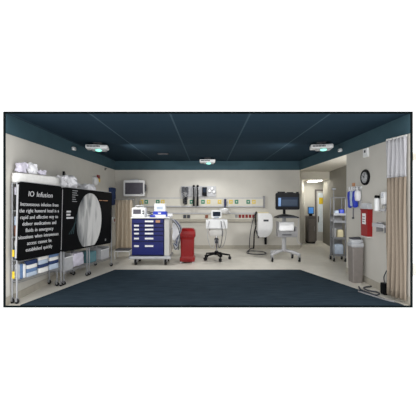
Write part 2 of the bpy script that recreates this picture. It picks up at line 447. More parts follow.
# supplies on the racks (each its own thing)
def on_rack(name, s, y0, z, w, dep, h, m, label, cat, group=None, amp=.006, power=.12, seed=1, hard=False):
    b = nb()
    if hard: box(b, -w/2, w/2, 0, dep, 0, h, min(w, dep, h)*.08)
    else: soft(b, -w/2, w/2, 0, dep, 0, h, amp, power, 9 if amp > .01 else 4, seed, 22 if amp > .01 else 9)
    o = obj(name, b, m, None, not hard)
    a = along(s); n = Vector((-DIR.y, DIR.x, 0))
    return tag(o, label, cat, group, (a[0]+n.x*y0, a[1]+n.y*y0, z), RZ)
G1 = 'supplies at the front end of the left rack'
sh = (.2975, .5675, .8675, 1.2075, 1.5675)
for (z, h, m, w, s, nm, lb, ct) in (
    (sh[3], .20, 'black', .09, .062, 'supply_box', 'black supply box on the top inner shelf, left of the text panel', 'box'),
    (sh[3]+.201, .10, 'lilac', .09, .062, 'supply_bag', 'pale lilac bag lying on the black supply box, left of the text panel', 'bag'),
    (sh[2], .14, 'brown', .09, .062, 'carton', 'red-brown carton on the middle shelf, left of the text panel', 'box'),
    (sh[2]+.141, .12, 'pale', .09, .062, 'supply_pack', 'pale blue pack lying on the red-brown carton', 'pack'),
    (sh[1], .15, 'bluewrap', .09, .062, 'wrapped_pack', 'blue wrapped pack on the second lowest shelf at the rack end', 'pack'),
    (sh[1]+.151, .09, 'offwhite', .09, .062, 'supply_box', 'white box on the blue wrapped pack at the rack end', 'box')):
    on_rack(nm, s+.008, .054, z, w-.01, .046, h, m, lb, ct, G1, .004, .06, 2)
# yellow tags hanging from the end of the shelves
def shelf_tag(z, label):
    a = along(-.001); n = Vector((-DIR.y, DIR.x, 0))
    o = obj('shelf_tag', box(nb(), -.012, -.006, 0, .035, -.09, .0, .002), 'yellow')
    tag(o, label, 'tag', 'yellow tags at the rack end', (a[0]+n.x*.055, a[1]+n.y*.055, z), RZ)
shelf_tag(.70, 'upper yellow tag hanging at the front end of the left rack')
shelf_tag(.42, 'lower yellow tag hanging at the front end of the left rack')
G2 = 'packs on the lowest shelf of the text panel rack'
for (s, w, h, m, nm, lb, ct) in (
    (.052, .042, .21, 'clear', 'clear_bin', 'clear plastic bin standing at the left end of the lowest rack shelf', 'bin'),
    (.099, .045, .20, 'bluewrap', 'wrapped_pack', 'upright blue wrapped pack beside the clear bin on the lowest shelf', 'pack'),
    (.146, .04, .19, 'white', 'supply_box', 'narrow upright white box right of the blue wrapped pack', 'box'),
    (.28, .19, .055, 'pale', 'supply_pack', 'pale blue pack at the bottom of the left stack on the lowest shelf', 'pack'),
    (.49, .19, .07, 'linen', 'folded_towel', 'folded white towel at the bottom of the middle stack on the lowest shelf', 'towel'),
    (.70, .19, .08, 'pale', 'supply_pack', 'pale blue pack at the bottom of the right stack on the lowest shelf', 'pack')):
    on_rack(nm, s, .054, sh[0], w, .046, h, m, lb, ct, G2, .004, .08, 5)
for (s, w, z, h, m, nm, lb, ct) in (
    (.28, .19, .056, .05, 'bluewrap', 'wrapped_pack', 'blue wrapped pack in the left stack on the lowest shelf', 'pack'),
    (.28, .18, .107, .05, 'linen', 'folded_towel', 'white towel near the top of the left stack on the lowest shelf', 'towel'),
    (.28, .19, .158, .06, 'navywrap', 'wrapped_pack', 'navy pack topmost in the left stack on the lowest shelf', 'pack'),
    (.49, .19, .071, .05, 'navywrap', 'wrapped_pack', 'navy wrapped pack in the middle stack on the lowest shelf', 'pack'),
    (.49, .18, .122, .06, 'pale', 'supply_pack', 'pale blue pack in the middle stack on the lowest shelf', 'pack'),
    (.49, .19, .183, .045, 'linen', 'folded_towel', 'white towel topmost in the middle stack on the lowest shelf', 'towel'),
    (.70, .19, .081, .05, 'navywrap', 'wrapped_pack', 'navy wrapped pack in the right stack on the lowest shelf', 'pack'),
    (.70, .18, .132, .05, 'linen', 'folded_towel', 'white towel in the right stack on the lowest shelf', 'towel'),
    (.70, .19, .183, .045, 'bluewrap', 'wrapped_pack', 'blue pack topmost in the right stack on the lowest shelf', 'pack')):
    on_rack(nm, s, .054, sh[0]+z, w, .046, h, m, lb, ct, G2, .004, .1, 8)
# tops of the racks
on_rack('folded_sheet', .41, .042, sh[4], .82, .08, .13, 'linen', 'long white folded sheet lying along the top of the text panel rack', 'sheet', None, .006, .1, 3)
on_rack('plastic_bag', .12, .036, sh[4]+.139, .15, .08, .13, 'lilac', 'crumpled lilac-white bag at the left end of the rack top', 'bag', 'bags on the rack tops', .03, .5, 4)
on_rack('plastic_bag', .30, .036, sh[4]+.139, .15, .08, .14, 'bag', 'crumpled white bag in the middle of the rack top above the heading', 'bag', 'bags on the rack tops', .03, .5, 6)
on_rack('plastic_bag', .48, .036, sh[4]+.139, .13, .08, .06, 'lilac', 'low lilac bag on the right of the bags above the text panel', 'bag', 'bags on the rack tops', .025, .5, 7)
on_rack('folded_sheet', 1.19, .035, 1.428, .58, .27, .11, 'linen', 'white folded sheet on top of the middle rack', 'sheet', None, .006, .12, 9)
on_rack('plastic_bag', 1.12, .06, 1.548, .34, .2, .19, 'bag', 'large puffy white bag on top of the middle rack', 'bag', 'bags on the rack tops', .045, .35, 10)
on_rack('plastic_bag', 1.68, .06, 1.428, .24, .24, .20, 'bag', 'white bag on top of the far rack, above the X-ray', 'bag', 'bags on the rack tops', .045, .35, 11)
# lower shelves of the other racks
def bin_(s, y0, z, w, dep, h, m, label):
    a = along(s); n = Vector((-DIR.y, DIR.x, 0))
    t = thing('storage_bin', label, 'bin', (a[0]+n.x*y0, a[1]+n.y*y0, z), RZ)
    b = nb(); k = .012
    box(b, -w/2, w/2, 0, dep, 0, k); box(b, -w/2, -w/2+k, 0, dep, k, h); box(b, w/2-k, w/2, 0, dep, k, h)
    box(b, -w/2+k, w/2-k, 0, k, k, h*.8); box(b, -w/2+k, w/2-k, dep-k, dep, k, h)
    obj('shell', b, m, t)
    obj('rim', box(nb(), -w/2-.004, w/2+.004, -.006, .006, h*.78, h*.84), 'white', t)
    return t
bin_(1.02, .06, .2075, .22, .2, .26, 'lgrey', 'grey storage bin at the left of the middle rack lowest shelf')
on_rack('plastic_bag', 1.30, .06, .2075, .3, .2, .24, 'lilac', 'stuffed grey plastic bag on the lowest shelf of the middle rack', 'bag', None, .02, .4, 12)
on_rack('carton', 1.70, .06, .1975, .22, .26, .2, 'teal', 'dull teal box on the lowest shelf of the far rack', 'box', None, hard=True)
bin_(2.10, .06, .1975, .28, .28, .22, 'lgrey', 'grey storage bin at the right end of the far rack')
# things on the left wall
def lw(u, v):
    d = 766.5/(207-u); return Vector((-HW, d, Z(v, d)))
t = thing('wall_dispenser', 'round white dispenser on the left wall above the X-ray panel', 'dispenser', lw(93.5, 181), R(90))
obj('back_plate', box(nb(), -.1, .1, -.02, 0, -.12, .12, .01), 'offwhite', t)
b = nb(); lathe(b, [(.0, 0), (.06, .004), (.095, .03), (.1, .08)], 24); bmesh.ops.rotate(b, cent=(0, 0, 0), matrix=Matrix.Rotation(R(-90), 3, 'X'), verts=b.verts)
bmesh.ops.translate(b, vec=(0, -.1, 0), verts=b.verts); obj('dome', b, 'white', t, True)
p = lw(98.2, 178.5)
t = thing('wall_tag', 'small red and yellow tag on the left wall beside the round dispenser', 'tag', p, R(90))
obj('red_half', box(nb(), -.09, .09, -.012, 0, .0, .08), 'dred', t); obj('yellow_half', box(nb(), -.09, .09, -.012, 0, -.08, -.0005), 'yellow', t)
p = lw(63, 175.5)
t = thing('wall_thermometer', 'short upright black bar fixed on the left wall between the panels', 'fixture', p, R(90))
obj('case', box(nb(), -.025, .025, -.03, 0, -.075, .075, .008), 'black', t); obj('clip', box(nb(), -.012, .012, -.04, -.03, .02, .05), 'dgrey', t)
p = lw(105, 169)
t = thing('wall_hook', 'tiny dark hook high on the left wall near the corner', 'hook', p, R(90))
obj('plate', box(nb(), -.03, .03, -.01, 0, -.03, .03), 'dgrey', t); b = nb(); tube(b, [(0, -.01, .01), (0, -.04, 0), (0, -.045, .02)], .008); obj('prong', b, 'dgrey', t)
p = lw(110.5, 197)
t = thing('cuff_holder', 'blue blood pressure cuff hanging on the left wall by the corner', 'cuff', p, R(90))
obj('hook', box(nb(), -.03, .03, -.04, 0, .24, .28, .006), 'offwhite', t)
b = nb(); soft(b, -.17, .17, -.09, -.002, -.22, .25, .02, .1, 5, 3); obj('cuff', b, 'navywrap', t, True)
b = nb(); tube(b, [(.1, -.04, -.2), (.13, -.05, -.35), (.05, -.05, -.5), (.0, -.04, -.3)], .008); obj('hose', b, 'lgrey', t)
p = lw(113, 220)
t = thing('gauge', 'small round white gauge with a red face by the left corner', 'gauge', (p.x-.003, 8.1, p.z), R(90))
b = nb(); rod(b, (0, 0, 0), (0, -.06, 0), .09, seg=20); obj('case', b, 'white', t); b = nb(); rod(b, (0, -.0605, 0), (0, -.064, 0), .045, seg=20); obj('face', b, 'red', t)

# ------------------------------------------------------------------ back wall
BW = 8.32
def bx(u): return X(u, BW)
def bz(v): return Z(v, BW)
# wall monitor
t = thing('wall_monitor', 'white patient monitor with a grey screen on the back wall, above the blue cart', 'monitor', (bx(136.2), DB, bz(188.5)))
b = nb(); box(b, -.06, .06, -.06, 0, -.1, .1, .008); box(b, -.03, .03, -.12, -.06, -.04, .04); obj('wall_bracket', b, 'lgrey', t)
b = nb(); prism(b, rrect(-.295, .27, -.215, .215, .04), -.22, -.12); obj('casing', b, 'white', t)
b = nb(); prism(b, rrect(-.25, .235, -.165, .15, .012), -.226, -.2203); obj('screen', b, 'screen', t)
b = nb(); prism(b, [(.272, -.12), (.31, -.06), (.31, .07), (.272, .13)], -.20, -.14); obj('side_module', b, 'dgrey', t)
b = nb(); prism(b, rrect(-.12, .1, .205, .25, .02), -.2, -.14); obj('handle', b, 'lgrey', t)
obj('marking', box(nb(), .17, .22, -.228, -.2262, -.15, -.135), 'lgrey', t)
b = nb()
for i, (dx, L) in enumerate(((-.2, .42), (-.11, .36), (-.03, .5), (.06, .3), (.12, .22))):
    tube(b, [(dx, -.17, -.24), (dx+.03, -.15, -.24-L*.5), (dx-.02+.02*i, -.13, -.24-L)], .009)
obj('leads', b, 'lgrey', t)

# headwall rails
t = thing('headwall_strip', 'long pale gas and power strip running along the back wall', 'wall rail', (0, DB, 0))
x0, x1 = bx(141), bx(263)
obj('board', box(nb(), x0, x1, -.05, 0, bz(206.5), bz(198), .006), 'strip', t)
b = nb(); box(b, x0, x1, -.062, -.0505, bz(198.6), bz(197.6)); box(b, x0, x1, -.062, -.0505, bz(207), bz(205.8)); obj('edge_rail', b, 'lgrey', t)
obj('end_cap', box(nb(), x1, x1+.05, -.075, 0, bz(208), bz(196)), 'grey', t)
for (u, cm) in ((142, 'yellow'), (146.5, 'green'), (158, 'green'), (163, 'yellow'), (191.5, 'green'), (203, 'green'), (208.6, 'yellow'), (219.5, 'yellow'), (230.8, 'yellow'), (236.4, 'green'), (248, 'green'), (253.6, 'yellow')):
    b = nb(); box(b, bx(u)-.05, bx(u)+.05, -.058, -.0505, bz(203.8), bz(199.8), .004); oo = obj('outlet', b, {'yellow': 'ochre', 'green': 'sage'}[cm], t)
    b = nb(); rod(b, (bx(u), -.0585, bz(201.8)), (bx(u), -.066, bz(201.8)), .02, seg=14); obj('outlet_port', b, 'offwhite', oo)
t = thing('equipment_rail', 'lower beige rail with sockets along the back wall below the pale strip', 'wall rail', (0, DB, 0))
x0, x1 = bx(166), bx(262)
obj('back_board', box(nb(), x0, x1, -.035, 0, bz(219.4), bz(213), .004), 'strip', t)
obj('top_rail', box(nb(), x0, x1, -.06, -.0355, bz(213.8), bz(212.6)), 'lgrey', t)
obj('bottom_rail', box(nb(), x0, x1, -.07, 0, bz(221.6), bz(219.5)), 'skirt', t)
for i in range(6):
    u = 236.3+3.4*i; b = nb(); box(b, bx(u)-.034, bx(u)+.034, -.05, -.0355, bz(217.8), bz(214.6), .004); obj('socket', b, 'dred' if i else 'grey', t)
for u in (184.8, 188.6, 206.6):
    b = nb(); box(b, bx(u)-.04, bx(u)+.04, -.06, -.0355, bz(218), bz(214.8), .006); obj('socket', b, 'dgrey' if u < 200 else 'brown', t)
# diagnostic set on the wall
t = thing('diagnostic_station', 'grey wall panel with otoscope handles and coiled cords above the pale strip', 'diagnostic set', (0, DB, 0))
obj('mounting_board', box(nb(), bx(181), bx(216), -.03, 0, bz(196.8), bz(186.2), .004), 'lgrey', t)
for (u0, u1) in ((182, 185), (186, 188.4)):
    b = nb(); box(b, bx(u0), bx(u1), -.09, -.031, bz(192), bz(187), .01); obj('charger', b, 'dgrey', t)
for u in (194, 197.8):
    b = nb(); rod(b, (bx(u), -.125, bz(206)), (bx(u), -.125, bz(197)), .03, .026); rod(b, (bx(u), -.125, bz(197)), (bx(u), -.125, bz(188)), .018)
    rod(b, (bx(u), -.16, bz(186.4)), (bx(u), -.09, bz(186.4)), .035, .028); obj('scope_handle', b, 'black', t)
    b = nb(); box(b, bx(u)-.04, bx(u)+.04, -.12, -.031, bz(194), bz(190)); obj('cradle', b, 'grey', t)
b = nb(); rod(b, (bx(186.3), -.115, bz(204.5)), (bx(186.3), -.115, bz(197)), .03); rod(b, (bx(184), -.115, bz(203.6)), (bx(184), -.115, bz(198.5)), .022); obj('probe', b, 'black', t)
for k, u in enumerate((183, 188)):
    b = nb(); pts = []
    for i in range(60):
        a = i*.9; pts.append((bx(u)+.03*math.cos(a)+.0012*i*(1 if k == 0 else -1), -.125+.03*math.sin(a), bz(192)-.006*i))
    tube(b, pts, .008, 5, 2); obj('coiled_cord', b, 'dgrey', t)
b = nb(); box(b, bx(202.2), bx(206.8), -.11, -.031, bz(196), bz(187.3), .01); bp = obj('pressure_gauge', b, 'black', t)
b = nb(); box(b, bx(203), bx(206), -.116, -.1105, bz(192.4), bz(188.2)); obj('gauge_face', b, 'darkscreen', bp)
b = nb()
for (u, v) in ((209.5, 191), (212, 188.6), (213.8, 192)): rod(b, (bx(u), -.031, bz(v)), (bx(u), -.08, bz(v)), .04, .03, 14)
obj('regulator_knobs', b, 'white', t)
# suction canister
t = thing('suction_canister', 'white suction unit with a dark stem below the pale strip, right of the vitals monitor', 'suction unit', (0, DB, 0))
b = nb(); box(b, bx(225)-.03, bx(225)+.03, -.12, -.0625, bz(205.5), bz(199), .008); rod(b, (bx(225), -.1, bz(205.4)), (bx(224), -.2, bz(209.6)), .018); obj('stem', b, 'dblue', t)
b = nb(); lathe(b, [(.06, 0), (.1, .03), (.13, .12), (.13, .14)], 20, (bx(224), -.21, bz(213.4))); obj('canister', b, 'white', t, True)
b = nb(); tube(b, [(bx(219), -.1, bz(211.5)), (bx(222), -.16, bz(209)), (bx(226), -.2, bz(208.6)), (bx(229.5), -.2, bz(212.5))], .018); obj('hose', b, 'white', t)

# white wall unit with cables
t = thing('wall_pump_unit', 'large rounded white wall unit with a pale yellow top and dark cables', 'wall unit', (0, DB, 0))
xl, xr, zt, zb = bx(257), bx(271.2), bz(213), bz(236.6)
pts = [(xl, zt)]
for i in range(9): a = R(90-90*i/8); pts.append((xr-.12+.12*math.cos(a), zt-.12+.12*math.sin(a)))
for i in range(9): a = R(-90*i/8); pts.append((xr-.2+.2*math.cos(a), zb+.3+.3*math.sin(a)))
pts += [(xl+.05, zb), (xl, zb+.06)]
b = nb(); prism(b, pts, -.19, -.0); bmesh.ops.bevel(b, geom=[e for e in b.edges if abs(e.verts[0].co.y+.19) < .001 and abs(e.verts[1].co.y+.19) < .001], offset=.025, segments=3, affect='EDGES'); obj('body', b, 'white', t)
obj('top_strip', box(nb(), xl+.01, xr-.1, -.17, -.02, zt+.0005, zt+.03, .004), 'cream', t)
obj('display', box(nb(), bx(263)-.02, bx(266.5)+.02, -.197, -.1905, bz(221), bz(219.2), .003), 'dgrey', t)
obj('bottom_handle', box(nb(), bx(265)-.03, bx(265)+.03, -.12, -.06, bz(244), zb-.0005, .008), 'black', t)
b = nb(); tube(b, [(xl-.03, -.08, bz(211.5)), (xl-.06, -.11, bz(218)), (xl-.05, -.11, bz(226)), (xl-.09, -.1, bz(233)), (xl-.10, -.1, bz(244)), (xl-.11, -.1, bz(248))], .018); obj('main_cable', b, 'black', t)
b = nb(); tube(b, [(xl-.04, -.09, bz(230)), (xl+.02, -.12, bz(236)), (xl+.03, -.1, bz(237))], .02); tube(b, [(xl-.05, -.09, bz(212)), (bx(252), -.1, bz(222)), (bx(249.5), -.1, bz(236)), (bx(249), -.1, bz(247.5))], .011); obj('thin_cable', b, 'dgrey', t)
fz = .014
b = nb(); tube(b, [(bx(253), DB-.11, bz(248)), (bx(250), DB-.25, .05), (X(247, 7.6), 7.6, fz), (X(258, 7.4), 7.4, fz), (X(266, 7.5), 7.5, fz), (X(262, 7.8), 7.8, fz), (X(250, 7.9), 7.9, fz), (X(248.5, 7.7), 7.7, fz)], .012)
tag(obj('power_cable', b, 'dgrey'), 'thin dark cable looping over the floor below the white wall unit', 'cable')

# curtain in the left corner
def drape(name, P, Q, z0, z1, folds, amp, m, label, cat, thick=.006, gather=None, rail=True):
    t = thing(name, label, cat, (P[0], P[1], 0))
    d = Vector((Q[0]-P[0], Q[1]-P[1], 0)); L = d.length; d.normalize(); n = Vector((-d.y, d.x, 0))
    return t, d, n, L
def sheet(parent, name, d, n, L, z0, z1, folds, amp, m, ph=0, nz=10, spread=None):
    b = nb(); nx = folds*10; g = []
    for j in range(nz+1):
        z = z0+(z1-z0)*j/nz; row = []
        for i in range(nx+1):
            s = i/nx; k = spread(j/nz) if spread else 1
            w = amp*(.85+.25*math.sin(s*5+j*.35))*math.sin(2*math.pi*folds*s+ph+.25*math.sin(j*.6+s*4))
            p = d*(L*(s*k+(1-k)))+n*w
            row.append(b.verts.new((p.x, p.y, z)))
        g.append(row)
    for j in range(nz):
        for i in range(nx): b.faces.new((g[j][i], g[j][i+1], g[j+1][i+1], g[j+1][i]))
    o = obj(name, b, m, parent, True)
    md = o.modifiers.new('thickness', 'SOLIDIFY'); md.thickness = .005
    return o
cp, cq = (X(115.6, 7.9), 7.9), (X(132.5, 7.75), 7.75)
t, d, n, L = drape('curtain', cp, cq, 0, 0, 5, .04, 'curtain', 'tan curtain hanging in the left corner behind the blue cart', 'curtain')
sheet(t, 'cloth', d, n, L, .04, 1.36, 4, .065, 'curtain2')
b = nb(); rod(b, (d*-.02+Vector((0, 0, 1.37))), (d*(L+.02)+Vector((0, 0, 1.37))), .012)
for s in (.1, .9): rod(b, d*(L*s)+Vector((0, 0, 1.37)), d*(L*s)+Vector((0, .48, 1.37)), .009)
obj('rail', b, 'lgrey', t)
# low tube frame in front of it
t = thing('step_stool', 'low stool of white tubes with a dark top, before the tan curtain', 'stool', (X(124, 6.95), 6.95, 0))
b = nb(); box(b, -.17, .15, -.12, .12, .195, .225, .008); obj('top', b, 'dgrey', t)
b = nb(); tube(b, [(-.19, -.13, .18), (.17, -.13, .18), (.17, .13, .18), (-.19, .13, .18), (-.19, -.13, .18)], .014, smooth=False); obj('frame', b, 'white', t)
for x in (-.18, .16):
    for y in (-.12, .12):
        b = nb(); rod(b, (x, y, 0), (x, y, .17), .013); obj('leg', b, 'white', t)

# ------------------------------------------------------------------ blue cart
CY = 6.2
def cz(v): return Z(v, CY)
cx0, cx1 = X(131.5, CY), X(164, CY)
t = thing('crash_cart', 'royal blue medical drawer cart on a steel base with casters', 'cart', ((cx0+cx1)/2, CY, 0))
w = (cx1-cx0)/2
obj('body', box(nb(), -w, w, .012, .48, .19, cz(218.3), .012), 'dblue', t)
b = nb(); box(b, -w-.03, w+.14, -.01, .5, .150, .189, .012); box(b, -w-.05, -w-.03, -.04, .5, .14, .2, .006); obj('base_frame', b, 'steel', t)
obj('bumper', box(nb(), -w-.03, w+.15, -.045, -.0105, .13, .175, .012), 'lgrey', t)
b = nb(); box(b, -w-.01, w+.12, -.02, .5, cz(218.3)+.0005, cz(217)); box(b, -w-.01, w+.12, .48, .5, cz(217), cz(214.5)); obj('top_tray', b, 'white', t)
vs = (218.9, 223.7, 227.6, 231.5, 235.5, 241.5, 255.3)
for i in range(6):
    z1, z0 = cz(vs[i])-.004, cz(vs[i+1])+.004
    dr = obj('drawer', box(nb(), -w+.012, w-.012, -.008, .0115, z0, z1, .005), 'blue', t)
    b = nb(); box(b, -w+.03, w-.03, -.016, -.0085, z0+.004, z0+.012); obj('handle', b, 'dblue', dr)
    zc = (z0+z1)/2 + (0.05 if i == 5 else 0)
    obj('drawer_label', box(nb(), X(145, CY)-(cx0+cx1)/2, X(153.4, CY)-(cx0+cx1)/2, -.0125, -.0085, zc-.018, zc+.018), 'white', dr)
    if i: obj('drawer_label', box(nb(), X(134.2, CY)-(cx0+cx1)/2, X(139, CY)-(cx0+cx1)/2, -.0125, -.0085, zc-.018, zc+.018), 'white', dr)
obj('seal_tag', box(nb(), w-.17, w-.08, -.0125, -.0085, cz(222.6), cz(220.2)), 'amber', t)
obj('side_panel', box(nb(), w+.005, w+.11, .0, .46, .19, cz(219), .01), 'offwhite', t)
for x in (-w+.08, w+.03):
    for y in (.04, .42): caster(None, x, y, .062, t)
top = cz(217)
tp = top+.001
# on the cart
t = thing('defibrillator', 'small white monitor with a grey screen standing on the left of the blue cart', 'monitor', (X(139, 6.3), 6.35, tp))
obj('casing', box(nb(), -.145, .145, -.1, .1, 0, .19, .02), 'white', t)
obj('screen', box(nb(), -.11, .05, -.106, -.1005, .06, .155), 'screen', t)
b = nb(); tube(b, [(-.08, 0, .185), (-.07, 0, .225), (.07, 0, .225), (.08, 0, .185)], .01); obj('handle', b, 'lgrey', t)
b = nb()
for z in (.07, .12): rod(b, (.1, -.1005, z), (.1, -.115, z), .017, seg=12)
obj('knob', b, 'dgrey', t)
t = thing('storage_case', 'bright blue case under a white box on the right of the cart top', 'case', (X(160, 6.3), 6.35, tp))
obj('case_body', box(nb(), -.14, .14, -.11, .11, 0, .11, .015), 'bblue', t); obj('latch', box(nb(), -.03, .03, -.118, -.1105, .06, .09), 'white', t)
obj('front_flap', box(nb(), -.13, .13, -.117, -.1105, .0, .045), 'white', t)
t = thing('glove_box', 'white box standing on the bright blue case on the cart', 'box', (X(160, 6.3)+.0, 6.35, tp+.1105))
obj('carton', box(nb(), -.115, .115, -.08, .08, 0, .165, .006), 'white', t); obj('opening', box(nb(), -.06, .06, -.0815, -.0805, .05, .1), 'pale', t)
o = obj('cable_coil', nb(), 'dgrey'); bpy.data.objects.remove(o)
b = nb(); pts = [(.05*math.cos(i*.7), .05*math.sin(i*.7)-.0, .012+.004*i) for i in range(26)]; tube(b, pts, .009, 6, 3)
tag(obj('cable_coil', b, 'dgrey'), 'coiled dark cable lying between the small monitor and the blue case', 'cable', None, (X(149.5, 6.2), 6.27, tp))
b = nb(); box(b, -.05, .05, -.04, .04, 0, .035, .008)
tag(obj('sensor_clip', b, 'bblue'), 'tiny blue device on the cart top in front of the coiled cable', 'device', None, (X(155, 6.2)-.05, 6.19+.02, tp))
# things hung on its right side
cxr = (cx0+cx1)/2+w+.155
t = thing('hanging_bag', 'crumpled clear-white bag hanging off the right side of the blue cart', 'bag', (cxr, 6.3, 0))
b = nb(); soft(b, .0, .16, -.03, .12, .48, .90, .03, .45, 6, 14, 7); obj('pouch', b, 'bag', t, True)
b = nb(); tube(b, [(.01, 0, .86), (.0, 0, .93), (-.0, .04, .955)], .007); obj('strap', b, 'grey', t)
t = thing('cable_bundle', 'grey and dark cables drooping beside the white bag on the cart side', 'cables', (cxr, 6.3, 0))
for k in range(4):
    b = nb(); tube(b, [(-.034, -.06-.012*k, .94), (.03+.02*k, -.12, .93), (.15+.02*k, -.13, .75), (.17-.03*k, -.12, .5), (.09+.02*k, -.11, .33+.03*k), (.03+.01*k, -.12, .46)], .01); obj('cable', b, ('dgrey', 'lgrey', 'navywrap', 'grey')[k], t)
t = thing('chart_folder', 'slim grey folder hanging low at the right of the blue cart', 'folder', (cxr+.06, 6.50, 0))
obj('cover', box(nb(), -.04, .05, -.02, .02, .27, .72, .004), 'lgrey', t); obj('spine', box(nb(), .0505, .062, -.022, .022, .27, .72), 'dgrey', t)
obj('clip', box(nb(), -.1, .0, -.01, .01, .7205, .75), 'steel', t)

# ------------------------------------------------------------------ red bin
RY = 6.58
t = thing('waste_bin', 'red pedal waste bin standing against the back wall beside the cart', 'bin', (X(187.6, RY), RY, 0))
def frust(bm, secs):                                   # stacked rounded rectangles (z, half x, half y)
    rings = []
    for (z, hx, hy) in secs:
        r = min(hx, hy)*.25; rings.append([bm.verts.new((p[0], p[1], z)) for p in rrect(-hx, hx, -hy, hy, r, 4)])
    for a, b_ in zip(rings, rings[1:]):
        for i in range(len(a)): bm.faces.new((a[i], a[(i+1) % len(a)], b_[(i+1) % len(a)], b_[i]))
    bm.faces.new(list(reversed(rings[0]))); bm.faces.new(rings[-1]); return bm
obj('body', frust(nb(), [(.025, .16, .15), (.1, .165, .15), (.13, .14, .14), (.5, .148, .145), (.56, .165, .155)]), 'red', t)
obj('lid', frust(nb(), [(.5605, .172, .16), (.62, .174, .165), (.68, .165, .15), (.725, .135, .12), (.735, .1, .09)]), 'red', t)
obj('pedal', box(nb(), -.075, .075, -.21, -.152, .03, .05, .006), 'dred', t)
obj('lid_seam', frust(nb(), [(.553, .1735, .1625), (.5604, .1735, .1625)]), 'dred', t)
for x in (-.13, .13):
    b = nb(); rod(b, (x-.015, .1, .025), (x+.015, .1, .025), .025, seg=14); obj('wheel', b, 'rubber', t)
    b = nb(); box(b, x-.02, x+.02, -.15, -.1, .0, .0245); obj('foot', b, 'lgrey', t)

# ------------------------------------------------------------------ vital signs stand
SY = 6.85; SX = X(216.5, SY)
t = thing('vitals_stand', 'white vital signs monitor on a rolling stand with a black five-star base', 'monitor stand', (SX, SY, 0))
for i in range(5):
    a = R(-90+72*i+14); c, s = math.cos(a), math.sin(a)
    b = nb(); rod(b, (.03*c, .03*s, .135), (.3*c, .3*s, .10), .024, .017); rod(b, (.3*c, .3*s, .11), (.3*c, .3*s, .06), .012); leg = obj('leg', b, 'black', t)
    b = nb(); rod(b, (.3*c-.026*s, .3*s+.026*c, .036), (.3*c+.026*s, .3*s-.026*c, .036), .036, seg=14); obj('caster', b, 'rubber', leg)
b = nb(); lathe(b, [(.06, .1), (.065, .15), (.03, .19)], 18); obj('hub', b, 'black', t)
b = nb(); rod(b, (0, 0, .19), (0, 0, .93), .02, seg=14); obj('pole', b, 'chrome', t)
obj('pole_weight', lathe(nb(), [(.03, .36), (.05, .39), (.05, .46), (.03, .49)], 16), 'dgrey', t, True)
b = nb(); box(b, -.24, .24, -.14, .13, .71, .73, .006)
for (xa, xb, ya, yb) in ((-.24, .24, -.14, -.128), (-.24, .24, .118, .13), (-.24, -.228, -.128, .118), (.228, .24, -.128, .118)): box(b, xa, xb, ya, yb, .73, .90)
bk = obj('basket', b, 'white', t)
b = nb(); soft(b, -.19, .19, -.12, .115, .53, .708, .02, .5, 5, 21); obj('under_tray', b, 'offwhite', t, True)
b = nb(); soft(b, -.21, .21, -.11, .1, .735, .925, .03, .5, 5, 22); obj('pouch', b, 'bag', bk, True)
b = nb(); prism(b, rrect(-.12, .11, .945, 1.12, .03), -.1, .04); mo = obj('monitor', b, 'white', t)
obj('screen', box(nb(), -.085, .085, -.106, -.1003, .985, 1.085), 'darkscreen', mo)
obj('button_row', box(nb(), -.05, .05, -.106, -.1003, .957, .97), 'bluewrap', mo)
for k in range(3):
    b = nb(); sx = (-.2, .2, .12)[k]; tube(b, [(sx*.8, -.15, .88), (sx*1.05, -.155, .62), (sx*.8, -.13, .35), (sx*.4, -.1, .28), (sx*.15, -.03, .45)], .008); obj('lead', b, ('lgrey', 'grey', 'dgrey')[k], t)

# ------------------------------------------------------------------ computer cart
EY = 6.75; EX = X(284, EY)
def ez(v): return Z(v, EY)
t = thing('computer_cart', 'rolling computer cart with black monitor, keyboard tray and grey drawer', 'computer cart', (EX, EY, 0))
b = nb(); prism(b, rrect(X(274.6, EY)-EX, X(298, EY)-EX, ez(209.6), ez(193), .035), -.12, -.07); mo = obj('monitor', b, 'black', t)
bmesh_s = box(nb(), X(276.6, EY)-EX, X(296.4, EY)-EX, -.126, -.1203, ez(206.6), ez(197.2)); obj('screen', bmesh_s, 'darkscreen', mo)
b = nb(); box(b, X(280.5, EY)-EX, X(295.6, EY)-EX, -.1285, -.1263, ez(205.6), ez(199.6)); obj('chart_window', b, mat('screen_window', (48, 58, 72), .4, spec=.15), mo)
b = nb(); box(b, X(277, EY)-EX, X(279.6, EY)-EX, -.1285, -.1263, ez(206), ez(198)); obj('icon_column', b, 'bluewrap', mo)
b = nb(); box(b, X(276.5, EY)-EX, X(284, EY)-EX, -.115, -.075, ez(193)+.0005, ez(191.7), .006); box(b, X(285.5, EY)-EX, X(292, EY)-EX, -.11, -.08, ez(193)+.0005, ez(192.2)); box(b, X(295, EY)-EX, X(297.4, EY)-EX, -.11, -.08, ez(193)+.0005, ez(192)); obj('top_devices', b, 'black', mo)
b = nb(); rod(b, (0, -.02, ez(218)), (0, -.02, ez(206)), .03); box(b, -.07, .07, -.07, .0, ez(206.6), ez(200), .008); obj('monitor_arm', b, 'black', t)
pts = [(X(273.6, EY)-EX, ez(217.4)), (X(274.4, EY)-EX, ez(216.2)), (X(279, EY)-EX, ez(214.6)), (X(284, EY)-EX, ez(213.8)), (X(290, EY)-EX, ez(214.7)), (X(294.6, EY)-EX, ez(216.2)), (X(295.6, EY)-EX, ez(217.4))]
b = nb(); prism(b, pts, -.3, -.02); kt = obj('keyboard_tray', b, 'black', t)
obj('keyboard', box(nb(), -.19, .19, -.34, -.3005, ez(217.2), ez(216), .004), 'dgrey', kt)
b = nb(); rod(b, (0, .0, .21), (0, .0, ez(218)), .05, .045, 14); obj('column', b, 'lgrey', t)
